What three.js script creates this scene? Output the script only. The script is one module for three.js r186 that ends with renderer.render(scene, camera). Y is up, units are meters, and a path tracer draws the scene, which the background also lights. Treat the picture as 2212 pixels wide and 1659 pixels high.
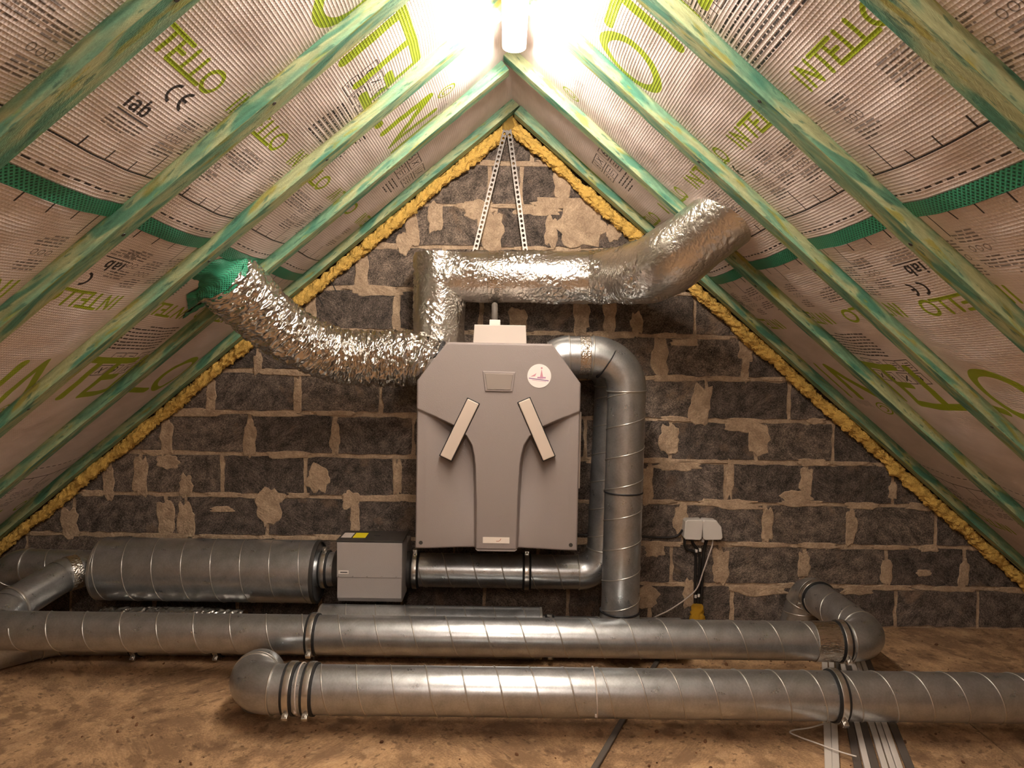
import * as THREE from 'three';
import { RoundedBoxGeometry } from 'three/addons/geometries/RoundedBoxGeometry.js';
import { mergeGeometries } from 'three/addons/utils/BufferGeometryUtils.js';
import { createNoise2D, createNoise3D } from 'simplex-noise';

// ------------------------------------------------------------------ camera, light, exposure
const scene = new THREE.Scene();
scene.background = new THREE.Color(0x000000);
const camera = new THREE.PerspectiveCamera(2 * Math.atan(829.5 / 1535) * 180 / Math.PI, 2212 / 1659, 0.05, 60);
camera.position.set(0, 1.47, 3.82);
camera.rotation.order = 'YXZ';
camera.rotation.set(-0.044, -0.0072, 0.0175);
scene.add(camera);
const renderer = new THREE.WebGLRenderer({ antialias: true });
renderer.toneMapping = THREE.LinearToneMapping;
renderer.toneMappingExposure = 1.04;
renderer.shadowMap.enabled = true;
const LAMP_COLOR = new THREE.Color().setRGB(1, 0.875, 0.775);
const LAMP_INTENSITY = 1.15;            // candela for each of the points along the tube

// ------------------------------------------------------------------ helpers
let seed = 7;
const rnd = () => { seed = (seed * 1664525 + 1013904223) >>> 0; return seed / 4294967296; };
const rr = (a, b) => a + (b - a) * rnd();
const n3 = createNoise3D(rnd), n2 = createNoise2D(rnd);
const V = (x, y, z) => new THREE.Vector3(x, y, z);
const clamp = (x, a = 0, b = 1) => Math.min(b, Math.max(a, x));
const sstep = (a, b, x) => { const t = clamp((x - a) / (b - a)); return t * t * (3 - 2 * t); };
const taken = new Map();
function numbered(name) { const k = taken.get(name) ?? 0; taken.set(name, k + 1); return k ? name + '_' + String(k).padStart(3, '0') : name; }
function tag(o, label, category, group) { o.userData.label = label; o.userData.category = category; if (group) o.userData.group = group; return o; }
function shade(m) { m.castShadow = true; m.receiveShadow = true; return m; }
function thing(name, label, category, group) { const g = new THREE.Group(); g.name = numbered(name); scene.add(g); return tag(g, label, category, group); }
function part(name, geo, mat, parent, label) { const m = shade(new THREE.Mesh(geo, mat)); m.name = name; parent.add(m); if (label) m.userData.label = label; return m; }
function solo(name, geo, mat, label, category, group) { const m = shade(new THREE.Mesh(geo, mat)); m.name = numbered(name); scene.add(m); return tag(m, label, category, group); }
function struct(name, geo, mat, label, category) {
  const m = geo ? shade(new THREE.Mesh(geo, mat)) : new THREE.Group(); m.name = numbered(name); scene.add(m);
  m.userData.kind = 'structure'; m.userData.label = label; m.userData.category = category; return m;
}
const merge = (list) => mergeGeometries(list.map((g) => { const h = g.index ? g.toNonIndexed() : g; for (const k of Object.keys(h.attributes)) if (!['position', 'normal', 'uv'].includes(k)) h.deleteAttribute(k); return h; }));

// a tube swept along points; uv in metres (around, along)
function sweep(pts, rad, { radial = 40, disp = null, capA = false, capB = false, squash = null } = {}) {
  const n = pts.length, T = [], S = [0];
  for (let i = 0; i < n; i++) { const a = pts[Math.max(0, i - 1)], b = pts[Math.min(n - 1, i + 1)]; T.push(b.clone().sub(a).normalize()); if (i) S.push(S[i - 1] + pts[i].distanceTo(pts[i - 1])); }
  let N = Math.abs(T[0].y) < 0.9 ? V(0, 1, 0) : V(0, 0, 1);
  N.sub(T[0].clone().multiplyScalar(N.dot(T[0]))).normalize();
  const pos = [], uv = [], idx = [], W = radial + 1;
  for (let i = 0; i < n; i++) {
    if (i) { N.sub(T[i].clone().multiplyScalar(N.dot(T[i]))).normalize(); }
    const B = T[i].clone().cross(N);
    const r0 = typeof rad === 'function' ? rad(S[i], S[n - 1]) : rad;
    for (let j = 0; j <= radial; j++) {
      const th = (j % radial) / radial * Math.PI * 2;
      let r = r0; if (disp) r += disp(S[i], th, i, j);
      const ca = Math.cos(th) * r, sa = Math.sin(th) * r * (squash ?? 1);
      pos.push(pts[i].x + N.x * ca + B.x * sa, pts[i].y + N.y * ca + B.y * sa, pts[i].z + N.z * ca + B.z * sa);
      uv.push(j / radial * Math.PI * 2 * r0, S[i]);
    }
  }
  for (let i = 0; i < n - 1; i++) for (let j = 0; j < radial; j++) { const a = i * W + j, b = a + W; idx.push(a, a + 1, b, b, a + 1, b + 1); }
  const g = new THREE.BufferGeometry();
  const cap = (i, flip) => {
    const c = pos.length / 3; pos.push(pts[i].x, pts[i].y, pts[i].z); uv.push(0, 0);
    const start = c + 1;
    for (let j = 0; j < radial; j++) { const k = (i * W + j) * 3; pos.push(pos[k], pos[k + 1], pos[k + 2]); uv.push(pos[k] * 0.7 + pos[k + 2], pos[k + 1]); }
    for (let j = 0; j < radial; j++) { const a = start + j, b = start + (j + 1) % radial; flip ? idx.push(c, a, b) : idx.push(c, b, a); }
  };
  if (capA) cap(0, false); if (capB) cap(n - 1, true);
  g.setAttribute('position', new THREE.Float32BufferAttribute(pos, 3));
  g.setAttribute('uv', new THREE.Float32BufferAttribute(uv, 2));
  g.setIndex(idx); g.computeVertexNormals();
  const nm = g.attributes.normal, a = V(), b = V();
  for (let i = 0; i < n; i++) {
    a.fromBufferAttribute(nm, i * W); b.fromBufferAttribute(nm, i * W + radial); a.add(b).normalize();
    nm.setXYZ(i * W, a.x, a.y, a.z); nm.setXYZ(i * W + radial, a.x, a.y, a.z);
  }
  return g;
}
const line = (a, b, step) => { const n = Math.max(1, Math.round(a.distanceTo(b) / step)); return Array.from({ length: n + 1 }, (_, i) => a.clone().lerp(b, i / n)); };
// split a polyline with rounded corners into straights and arcs
function rounded(pts, R) {
  const pieces = []; let from = pts[0].clone();
  for (let i = 1; i < pts.length; i++) {
    if (i === pts.length - 1) { pieces.push({ kind: 'pipe', a: from, b: pts[i].clone() }); break; }
    const u = pts[i].clone().sub(pts[i - 1]).normalize(), w = pts[i + 1].clone().sub(pts[i]).normalize(), ang = u.angleTo(w), rad = Array.isArray(R) ? R[i - 1] : R;
    const tl = rad * Math.tan(ang / 2), a = pts[i].clone().addScaledVector(u, -tl), b = pts[i].clone().addScaledVector(w, tl);
    const c = pts[i].clone().add(w.clone().sub(u).normalize().multiplyScalar(rad / Math.cos(ang / 2)));
    const axis = u.clone().cross(w).normalize(), m = Math.max(6, Math.round(ang / 0.09)), arc = [];
    for (let k = 0; k <= m; k++) arc.push(a.clone().sub(c).applyAxisAngle(axis, ang * k / m).add(c));
    if (from.distanceTo(a) > 1e-4) pieces.push({ kind: 'pipe', a: from, b: a });
    pieces.push({ kind: 'elbow', pts: arc, a, b }); from = b;
  }
  return pieces;
}
const smoothPath = (pts, n) => new THREE.CatmullRomCurve3(pts, false, 'centripetal').getSpacedPoints(n);
function helix(a, b, r, pitch, phase = 0, rad = 0.0032) {
  const L = a.distanceTo(b), T = b.clone().sub(a).normalize();
  let N = Math.abs(T.y) < 0.9 ? V(0, 1, 0) : V(0, 0, 1); N.sub(T.clone().multiplyScalar(N.dot(T))).normalize();
  const B = T.clone().cross(N), n = Math.ceil(L / pitch * 26), pts = [];
  for (let i = 0; i <= n; i++) { const s = L * i / n, p = s / pitch * Math.PI * 2 + phase; pts.push(a.clone().addScaledVector(T, s).addScaledVector(N, Math.cos(p) * r).addScaledVector(B, Math.sin(p) * r)); }
  return sweep(pts, rad, { radial: 6 });
}
function ring(c, dir, r, w, thick, segs = 48) {      // a band around an axis
  const prof = [[r - 0.002, -w / 2], [r + thick * 0.8, -w / 2], [r + thick, -w / 2 + 0.0015], [r + thick, w / 2 - 0.0015], [r + thick * 0.8, w / 2], [r - 0.002, w / 2]].map(([x, y]) => new THREE.Vector2(x, y));
  const g = new THREE.LatheGeometry(prof, segs);
  g.applyQuaternion(new THREE.Quaternion().setFromUnitVectors(V(0, 1, 0), dir.clone().normalize())); g.translate(c.x, c.y, c.z); return g;
}
function disc(c, dir, r, h, segs = 40) { const g = new THREE.CylinderGeometry(r, r, h, segs); g.applyQuaternion(new THREE.Quaternion().setFromUnitVectors(V(0, 1, 0), dir.clone().normalize())); g.translate(c.x, c.y, c.z); return g; }
function boxUV(w, h, d, bevel = 0.002) {              // rounded box with uv in metres
  const g = new RoundedBoxGeometry(w, h, d, 2, Math.min(bevel, w / 2.1, h / 2.1, d / 2.1)), p = g.attributes.position, n = g.attributes.normal, u = g.attributes.uv;
  for (let i = 0; i < p.count; i++) {
    const ax = Math.abs(n.getX(i)), ay = Math.abs(n.getY(i)), az = Math.abs(n.getZ(i));
    if (ay >= ax && ay >= az) u.setXY(i, p.getX(i), p.getZ(i)); else if (az >= ax) u.setXY(i, p.getX(i), p.getY(i) + 0.37); else u.setXY(i, p.getZ(i), p.getY(i));
  }
  return g;
}
const at = (g, x, y, z) => g.translate(x, y, z);

// ------------------------------------------------------------------ textures
function makeTex(w, h, fn, srgb) {
  const d = new Uint8Array(w * h * 4);
  for (let y = 0; y < h; y++) for (let x = 0; x < w; x++) { const c = fn(x / w, y / h), i = (y * w + x) * 4; d[i] = clamp(c[0]) * 255; d[i + 1] = clamp(c[1]) * 255; d[i + 2] = clamp(c[2]) * 255; d[i + 3] = 255; }
  const t = new THREE.DataTexture(d, w, h); t.wrapS = t.wrapT = THREE.RepeatWrapping; t.magFilter = THREE.LinearFilter; t.minFilter = THREE.LinearMipmapLinearFilter; t.generateMipmaps = true;
  if (srgb) t.colorSpace = THREE.SRGBColorSpace; t.needsUpdate = true; return t;
}
const TAU = Math.PI * 2;
// tileable noise: walk two circles
const n4 = (u, v, f, o = 0) => { const a = u * TAU, b = v * TAU, r = f / TAU; return 0.5 + 0.5 * (n3(Math.cos(a) * r + o, Math.sin(a) * r + Math.cos(b) * r * 0.73, Math.sin(b) * r - o) + n3(Math.cos(b) * r - o, Math.sin(b) * r + Math.sin(a) * r * 0.61, Math.cos(a) * r + 3.1 * o)) * 0.62; };
const fbm = (u, v, f, o = 0, oct = 4) => { let s = 0, a = 0.5, q = 0; for (let k = 0; k < oct; k++) { s += a * n4(u, v, f, o + k * 5.3); q += a; a *= 0.5; f *= 2.1; } return s / q; };
const rep = (t, mx, my) => { const c = t.clone(); c.repeat.set(1 / mx, 1 / my); c.needsUpdate = true; return c; };
const grey = (f) => (u, v) => { const g = f(u, v); return [g, g, g]; };
const mix3 = (a, b, t) => [a[0] + (b[0] - a[0]) * t, a[1] + (b[1] - a[1]) * t, a[2] + (b[2] - a[2]) * t];
const hex = (s) => [1, 3, 5].map((i) => parseInt(s.slice(i, i + 2), 16) / 255);

const fineNoise = makeTex(256, 256, grey((u, v) => clamp(0.5 + (fbm(u, v, 60, 2, 2) - 0.5) * 1.6)));
const coarseNoise = makeTex(256, 256, grey((u, v) => fbm(u, v, 9, 4, 5)));
// galvanised steel: faint spangle
const galvCol = makeTex(512, 512, (u, v) => { const a = fbm(u, v, 46, 1, 2), b = fbm(u, v, 6, 9, 4), c = fbm(u, v * 1, 120, 3, 1); const g = 0.83 + (clamp(a, 0.35, 0.65) - 0.5) * 0.12 + (b - 0.5) * 0.15 + (clamp(c, 0.35, 0.65) - 0.5) * 0.06; return [g, g, g]; }, true);
const galvRough = makeTex(256, 256, grey((u, v) => clamp(0.315 + (fbm(u, v, 7, 12, 4) - 0.5) * 0.14 + (clamp(fbm(u, v, 50, 6, 2), 0.35, 0.65) - 0.5) * 0.06)));
// crumpled foil relief: creases between facets
const foilBump = makeTex(512, 512, grey((u, v) => { const a = Math.abs(fbm(u, v, 12, 3, 2) - 0.5), b = Math.abs(fbm(u, v, 26, 8, 2) - 0.5), c = Math.abs(fbm(u, v, 55, 5, 1) - 0.5); return clamp(0.15 + a * 2.6 + b * 1.4 + c * 0.5); }));
// lightweight block: pores and pale aggregate specks
const blockTex = (k, base) => makeTex(512, 512, (u, v) => {
  const a = fbm(u, v, 90, 11 + k, 2), b = fbm(u, v, 10, 21 + k, 4), s = fbm(u, v, 150, 31 + k, 1);
  let c = base.map((x) => x * (0.78 + (a - 0.5) * 0.9 + (b - 0.5) * 0.75));
  const speck = sstep(0.70, 0.80, s) * sstep(0.42, 0.62, fbm(u, v, 14, 41 + k, 3)); c = mix3(c, hex('#a8968a'), speck * 0.6);
  const film = sstep(0.60, 0.74, fbm(u, v, 5, 51 + k, 5)); return mix3(c, hex('#8d735c'), film * 0.42);
}, true);
const blockTexs = [blockTex(0, hex('#83756a')), blockTex(3, hex('#74675d')), blockTex(6, hex('#8d7d6f'))];
const mortarTex = makeTex(512, 512, (u, v) => { const a = fbm(u, v, 70, 61, 2), b = fbm(u, v, 8, 71, 4); return mix3(hex('#978069'), hex('#c8b093'), clamp(0.5 + (a - 0.5) * 1.1 + (b - 0.5) * 1.3)); }, true);
// green pressure treated timber; long grain along u
const woodTex = (o) => makeTex(1024, 256, (u, v) => {
  const streak = fbm(u, v, 4, 81 + o, 2), gr = n4(u, v, 3, 5 + o) * 0.4 + fbm(u * 1, v, 5, 91 + o, 3) * 0.6;
  const grain = 0.5 + 0.5 * Math.sin((v * 22 + fbm(u, v, 4, 14 + o, 2) * 5) * TAU * 0.5);
  let c = mix3(hex('#6f9a7c'), hex('#a9b184'), sstep(0.36, 0.62, gr));
  c = mix3(c, hex('#3f7f6a'), sstep(0.56, 0.72, streak) * 0.75);
  c = mix3(c, hex('#9a8f34'), sstep(0.60, 0.74, fbm(u, v, 6, 33 + o, 4)) * 0.6);
  c = mix3(c, hex('#2f5b4c'), sstep(0.66, 0.76, fbm(u, v, 14, 63 + o, 3)) * 0.5);
  return c.map((x) => x * (0.93 + grain * 0.1) * (0.94 + fbm(u, v, 60, 22 + o, 1) * 0.12));
}, true);
const woodTexs = [woodTex(0), woodTex(17), woodTex(29)];
// dusty chipboard
const floorTex = makeTex(1024, 1024, (u, v) => {
  const a = fbm(u, v, 120, 3.3, 2), b = fbm(u, v, 7, 7.7, 5), c = fbm(u, v, 34, 9.1, 3);
  let col = mix3(hex('#86694c'), hex('#c4a077'), clamp(0.5 + (a - 0.5) * 0.9 + (b - 0.5) * 2.2));
  col = mix3(col, hex('#6b5138'), sstep(0.56, 0.70, fbm(u, v, 11, 19.4, 5)) * 0.55);
  col = mix3(col, hex('#5d4630'), sstep(0.66, 0.76, c) * 0.55);
  return mix3(col, hex('#d8b890'), sstep(0.60, 0.76, fbm(u, v, 16, 15.2, 4)) * 0.35);
}, true);
const dimple = makeTex(128, 128, grey((u, v) => { const a = Math.abs(Math.sin(u * TAU * 2)), b = Math.abs(Math.sin(v * TAU * 2)); return 0.25 + 0.75 * Math.pow(a * b, 0.6); }));
const netTex = makeTex(128, 128, (u, v) => { const a = Math.abs(Math.sin((u + v) * TAU * 2)), b = Math.abs(Math.sin((u - v) * TAU * 2)); const g = Math.max(a, b); return mix3(hex('#0b4a33'), hex('#3a9c78'), sstep(0.55, 0.95, g)); }, true);
const netBump = makeTex(128, 128, grey((u, v) => { const a = Math.abs(Math.sin((u + v) * TAU * 2)), b = Math.abs(Math.sin((u - v) * TAU * 2)); return Math.max(a, b); }));

// printed membrane: one roll, drawn once; x runs with the reading direction, e is the distance from the printed edge
const PW = 2.55, PH = 1.5;
const printTex = (() => {
  const cv = document.createElement('canvas'); cv.width = 2048; cv.height = 1205; const S = 2048 / PW, g = cv.getContext('2d');
  g.fillStyle = '#dccfc9'; g.fillRect(0, 0, cv.width, cv.height);
  const id = g.getImageData(0, 0, cv.width, cv.height), d = id.data;
  for (let y = 0; y < cv.height; y++) for (let x = 0; x < cv.width; x++) { const k = (fbm(x / cv.width, y / cv.height, 14, 44, 2) - 0.5) * 26, i = (y * cv.width + x) * 4; d[i] += k; d[i + 1] += k; d[i + 2] += k * 1.1; }
  g.putImageData(id, 0, 0);
  const Y = (e) => cv.height - e * S;
  const wrapDraw = (x, f) => { for (const o of [0, -PW]) { g.save(); g.translate((x + o) * S, 0); f(); g.restore(); } };
  // the roll's lettering: joined strokes, T and E share a bar, E and both Ls share a foot
  const logo = (x, e, h, lw, col, flip) => wrapDraw(x, () => {
    g.translate(0, Y(e)); g.scale(S * h, S * h); if (flip) { g.rotate(Math.PI); }
    g.strokeStyle = col; g.lineWidth = lw; g.lineCap = 'round'; g.lineJoin = 'round';
    const P = (a) => { g.beginPath(); a.forEach(([px, py], i) => (i ? g.lineTo(px, -py) : g.moveTo(px, -py))); g.stroke(); };
    P([[0, 0], [0, 1]]); P([[0.5, 0], [0.5, 1], [1.25, 0], [1.25, 1]]); P([[1.6, 1], [3.1, 1]]); P([[2.05, 1], [2.05, 0]]); P([[2.62, 1], [2.62, 0], [4.9, 0]]); P([[2.62, 0.52], [3.05, 0.52]]); P([[3.5, 1], [3.5, 0]]); P([[4.2, 1], [4.2, 0]]);
    g.beginPath(); g.ellipse(5.45, -0.5, 0.55, 0.5, 0, 0, TAU); g.stroke();
  });
  const GREEN = '#93a80c', INK = '#2a2422', PALE = '#7d7470';
  const text = (x, e, s, str, col, bold) => wrapDraw(x, () => { g.fillStyle = col; g.font = (bold ? 'bold ' : '') + Math.round(s * S) + 'px sans-serif'; g.fillText(str, 0, Y(e)); });
  const bar = (x, e, w, h, col) => wrapDraw(x, () => { g.fillStyle = col; g.fillRect(0, Y(e + h), w * S, h * S); });
  const lines = (x, e, n, w, col, hgt = 0.006, gap = 0.014) => { for (let i = 0; i < n; i++) { let q = 0; const wl = w * (i === n - 1 ? 0.6 : rr(0.85, 1)); while (q < wl) { const k = rr(0.012, 0.04); bar(x + q, e - i * gap, Math.min(k, wl - q), hgt, col); q += k + 0.006; } } };
  const box = (x, e, w, h) => wrapDraw(x, () => { g.strokeStyle = INK; g.lineWidth = 0.0035 * S; g.strokeRect(0, Y(e + h), w * S, h * S); });
  for (let i = 0; i < 5; i++) {
    const x = i * 0.51;
    logo(x + 0.02, 0.395, 0.062, 0.2, GREEN, false);
    // conformity mark and test institute mark, every second repeat
    if (i === 0 || i === 3) {
      wrapDraw(x + 0.27, () => { g.strokeStyle = INK; g.lineWidth = 0.009 * S; const cy = Y(0.345); for (const [cx, e] of [[0.03, 0], [0.085, 1]]) { g.beginPath(); g.arc(cx * S, cy, 0.024 * S, Math.PI * 0.5, Math.PI * 1.5); g.stroke(); if (e) { g.beginPath(); g.moveTo((cx - 0.024) * S, cy); g.lineTo((cx - 0.002) * S, cy); g.stroke(); } } });
      text(x + 0.2, 0.252, 0.06, 'iab', INK, true); bar(x + 0.2, 0.24, 0.12, 0.004, INK); lines(x + 0.2, 0.226, 4, 0.12, PALE, 0.004, 0.011);
    } else { lines(x + 0.25, 0.34, 6, 0.16, PALE, 0.005, 0.013); }
    // columns of fitting instructions with little round symbols
    for (let c = 0; c < 2; c++) {
      const cx = x + (i % 2 ? 0.03 + c * 0.12 : 0.02 + c * 0.09 + (c ? 0.30 : 0));
      lines(cx, 0.345 - c * 0.03, 4, 0.1, PALE, 0.005, 0.012);
      wrapDraw(cx, () => { g.strokeStyle = PALE; g.lineWidth = 0.003 * S; for (let k = 0; k < 3; k++) { g.beginPath(); g.arc((0.012 + k * 0.03) * S, Y(0.28 - c * 0.03), 0.010 * S, 0, TAU); g.stroke(); } });
      lines(cx, 0.25 - c * 0.03, 4, 0.11, PALE, 0.005, 0.012);
    }
    // rule line and ticks
    for (let k = 0; k < 5; k++) { const tx = x + 0.005 + k * 0.102; bar(tx, 0.115, 0.005, k === 0 ? 0.085 : 0.034, INK); }
    for (let k = 0; k < 12; k++) bar(x + k * 0.0425, 0.033, 0.026, 0.005, INK);
  }
  bar(0, 0.112, PW, 0.005, INK);
  // boxed data table with symbols and long lines of text
  for (const [x, big] of [[0.84, 1], [1.86, 0]]) {
    for (let r = 0; r < 2; r++) for (let c = 0; c < 4; c++) {
      const bx = x + c * 0.085 + (c > 1 ? 0.025 : 0), be = 0.76 - r * 0.075; box(bx, be, 0.076, 0.062);
      if (r === 0) { wrapDraw(bx + 0.014, () => { g.strokeStyle = INK; g.lineWidth = 0.006 * S; g.lineCap = 'round'; g.beginPath(); if (c % 2 === 0) { g.arc(0.022 * S, Y(be + 0.022), 0.010 * S, 0, TAU); g.moveTo(0.012 * S, Y(be + 0.034)); g.lineTo(0.03 * S, Y(be + 0.052)); } else { g.moveTo(0.005 * S, Y(be + 0.015)); g.lineTo(0.045 * S, Y(be + 0.048)); g.moveTo(0.04 * S, Y(be + 0.015)); g.lineTo(0.018 * S, Y(be + 0.05)); } g.stroke(); }); }
      else lines(bx + 0.010, be + 0.042, 3, 0.056, INK, 0.004, 0.013);
    }
    lines(x + 0.08, 0.655, big ? 8 : 4, big ? 0.42 : 0.16, INK, 0.006, 0.019);
    wrapDraw(x + (big ? 0.62 : 0.5), () => { g.strokeStyle = GREEN; g.lineWidth = 0.007 * S; g.beginPath(); g.arc(0, Y(1.03), 0.04 * S, 0, TAU); g.stroke(); g.beginPath(); g.arc(0, Y(1.03), 0.02 * S, 0.4, 5); g.stroke(); });
    for (let k = 0; k < 12; k++) bar(x + (big ? 0.70 : 0.57) + k * 0.011, 0.98, 0.003, rr(0.03, 0.05), PALE);
  }
  logo(1.68, 0.955, 0.225, 0.165, GREEN, true);
  const t = new THREE.CanvasTexture(cv); t.colorSpace = THREE.SRGBColorSpace; t.wrapS = t.wrapT = THREE.RepeatWrapping; t.magFilter = THREE.LinearFilter; return t;
})();
function canvasTex(w, h, draw) { const cv = document.createElement('canvas'); cv.width = w; cv.height = h; draw(cv.getContext('2d'), w, h); const t = new THREE.CanvasTexture(cv); t.colorSpace = THREE.SRGBColorSpace; t.magFilter = THREE.LinearFilter; return t; }

// ------------------------------------------------------------------ materials
const std = (o) => new THREE.MeshStandardMaterial(o);
const M = {
  galv: std({ name: 'galvanised steel', color: '#dfe3e5', metalness: 0.88, roughness: 1.0, map: rep(galvCol, 0.5, 0.5), roughnessMap: rep(galvRough, 0.45, 0.45) }),
  seam: std({ name: 'steel seam', color: '#c2bfb8', metalness: 0.85, roughness: 0.34 }),
  foil: std({ name: 'aluminium foil', color: '#dcd8d2', metalness: 1, roughness: 0.17, bumpMap: rep(foilBump, 0.8, 0.8), bumpScale: 0.0016 }),
  foilSmooth: std({ name: 'foil facing', color: '#dedad4', metalness: 1, roughness: 0.29, bumpMap: rep(foilBump, 0.7, 0.7), bumpScale: 0.0022 }),
  foilTape: std({ name: 'foil tape', color: '#dcd6ce', metalness: 1, roughness: 0.2, bumpMap: rep(foilBump, 0.5, 2), bumpScale: 0.0022 }),
  rubber: std({ name: 'black rubber', color: '#141414', roughness: 0.65 }),
  black: std({ name: 'black plastic', color: '#17171a', roughness: 0.5 }),
  dark: std({ name: 'dark grey metal', color: '#3b3835', metalness: 0.3, roughness: 0.5 }),
  strap: std({ name: 'dull galvanised strap', color: '#8d8781', metalness: 0.6, roughness: 0.5 }),
  zinc: std({ name: 'zinc clamp band', color: '#d2cfc9', metalness: 0.95, roughness: 0.27 }),
  cover: std({ name: 'warm grey painted casing', color: '#8e8480', roughness: 0.5, bumpMap: rep(fineNoise, 0.18, 0.18), bumpScale: 0.0004 }),
  casing: std({ name: 'casing side', color: '#8c8179', roughness: 0.55 }),
  champagne: std({ name: 'pale satin plate', color: '#d6c8ba', metalness: 0.2, roughness: 0.4 }),
  pale: std({ name: 'pale plastic', color: '#c9beb4', roughness: 0.45 }),
  white: std({ name: 'white plastic', color: '#d8d2ca', roughness: 0.42 }),
  boxgrey: std({ name: 'light grey sheet metal', color: '#aaa4a0', roughness: 0.42, metalness: 0.25, bumpMap: rep(fineNoise, 0.2, 0.2), bumpScale: 0.0003 }),
  yellow: std({ name: 'yellow label', color: '#e0cf1c', roughness: 0.5 }),
  foam: std({ name: 'expanding foam', color: '#ecc062', roughness: 0.85, bumpMap: rep(coarseNoise, 0.06, 0.06), bumpScale: 0.008 }),
  mortar: std({ name: 'mortar', map: rep(mortarTex, 0.6, 0.6), roughness: 0.95, bumpMap: rep(coarseNoise, 0.2, 0.2), bumpScale: 0.006 }),
  blocks: blockTexs.map((t, i) => std({ name: 'dense block ' + i, map: rep(t, 0.75, 0.75), roughness: 0.95, bumpMap: rep(fineNoise, 0.2, 0.2), bumpScale: 0.003 })),
  wood: woodTexs.map((t, i) => std({ name: 'green treated timber ' + i, map: rep(t, 1.1, 0.24), roughness: 0.62, bumpMap: rep(fineNoise, 0.4, 0.1), bumpScale: 0.0006 })),
  floor: std({ name: 'dusty chipboard', map: rep(floorTex, 1.3, 1.3), roughness: 0.9, bumpMap: rep(fineNoise, 0.25, 0.25), bumpScale: 0.002 }),
  floorGap: std({ name: 'dark board joint', color: '#2a2119', roughness: 1 }),
  net: std({ name: 'green woven tape', map: rep(netTex, 0.06, 0.06), roughness: 0.5, bumpMap: rep(netBump, 0.06, 0.06), bumpScale: 0.0012 }),
  netPlain: std({ name: 'green tape', map: rep(netTex, 0.05, 0.05), roughness: 0.42, bumpMap: rep(netBump, 0.05, 0.05), bumpScale: 0.0012 }),
  cable: std({ name: 'dark cable', color: '#1d1a18', roughness: 0.5 }),
  greyCable: std({ name: 'grey cable', color: '#5a534c', roughness: 0.6 }),
  debris: std({ name: 'mortar crumbs', color: '#8a6c50', roughness: 0.95 }),
  lampBody: std({ name: 'white lamp body', color: '#e8e4dc', roughness: 0.4 }),
  tube: std({ name: 'glowing tube', color: '#ffffff', emissive: LAMP_COLOR.clone(), emissiveIntensity: 6, roughness: 0.5 }),
};
const sheetMat = (i) => std({ name: 'printed membrane ' + i, map: (() => { const c = printTex.clone(); c.repeat.set(1 / PW, 1 / PH); c.needsUpdate = true; return c; })(), roughness: 0.6, bumpMap: rep(dimple, 0.04, 0.04), bumpScale: 0.0016 });
M.sheet = sheetMat(0);

// ------------------------------------------------------------------ room shell
const TH = 40.3 * Math.PI / 180, HR = 2.765, CT = Math.cos(TH), ST = Math.sin(TH), TT = Math.tan(TH);
const ROOM = 6.6, HALF = HR / TT;
const slopeAt = (side, t, off = 0) => V(side * (t * CT - off * ST), HR - t * ST - off * CT, 0);   // off: towards the room

{ // floor: chipboard sheets with dark joints
  const f = struct('floor', at(boxUV(2 * HALF + 0.4, 0.06, ROOM + 0.3, 0.002), 0, -0.055, ROOM / 2 - 0.05), M.floorGap, 'dusty tan chipboard attic floor', 'floor');
  const xs = [-3.4, 1.9, 3.4];
  for (let i = 0; i < 2; i++) {
    const cuts = i === 0 ? [-0.12, 1.95, 4.35, ROOM] : [-0.12, 2.4, 4.8, ROOM];
    for (let k = 0; k < 3; k++) {
      const w = xs[i + 1] - xs[i] - 0.006, d = cuts[k + 1] - cuts[k] - 0.006;
      const g = boxUV(w, 0.025, d, 0.0015), u = g.attributes.uv; for (let q = 0; q < u.count; q++) u.setXY(q, u.getX(q) + i * 0.37 + (xs[i] + xs[i + 1]) / 2, u.getY(q) + k * 0.21);
      at(g, (xs[i] + xs[i + 1]) / 2, -0.0125, (cuts[k] + cuts[k + 1]) / 2); part('floor_board', g, M.floor, f);
    }
  }
}
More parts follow.
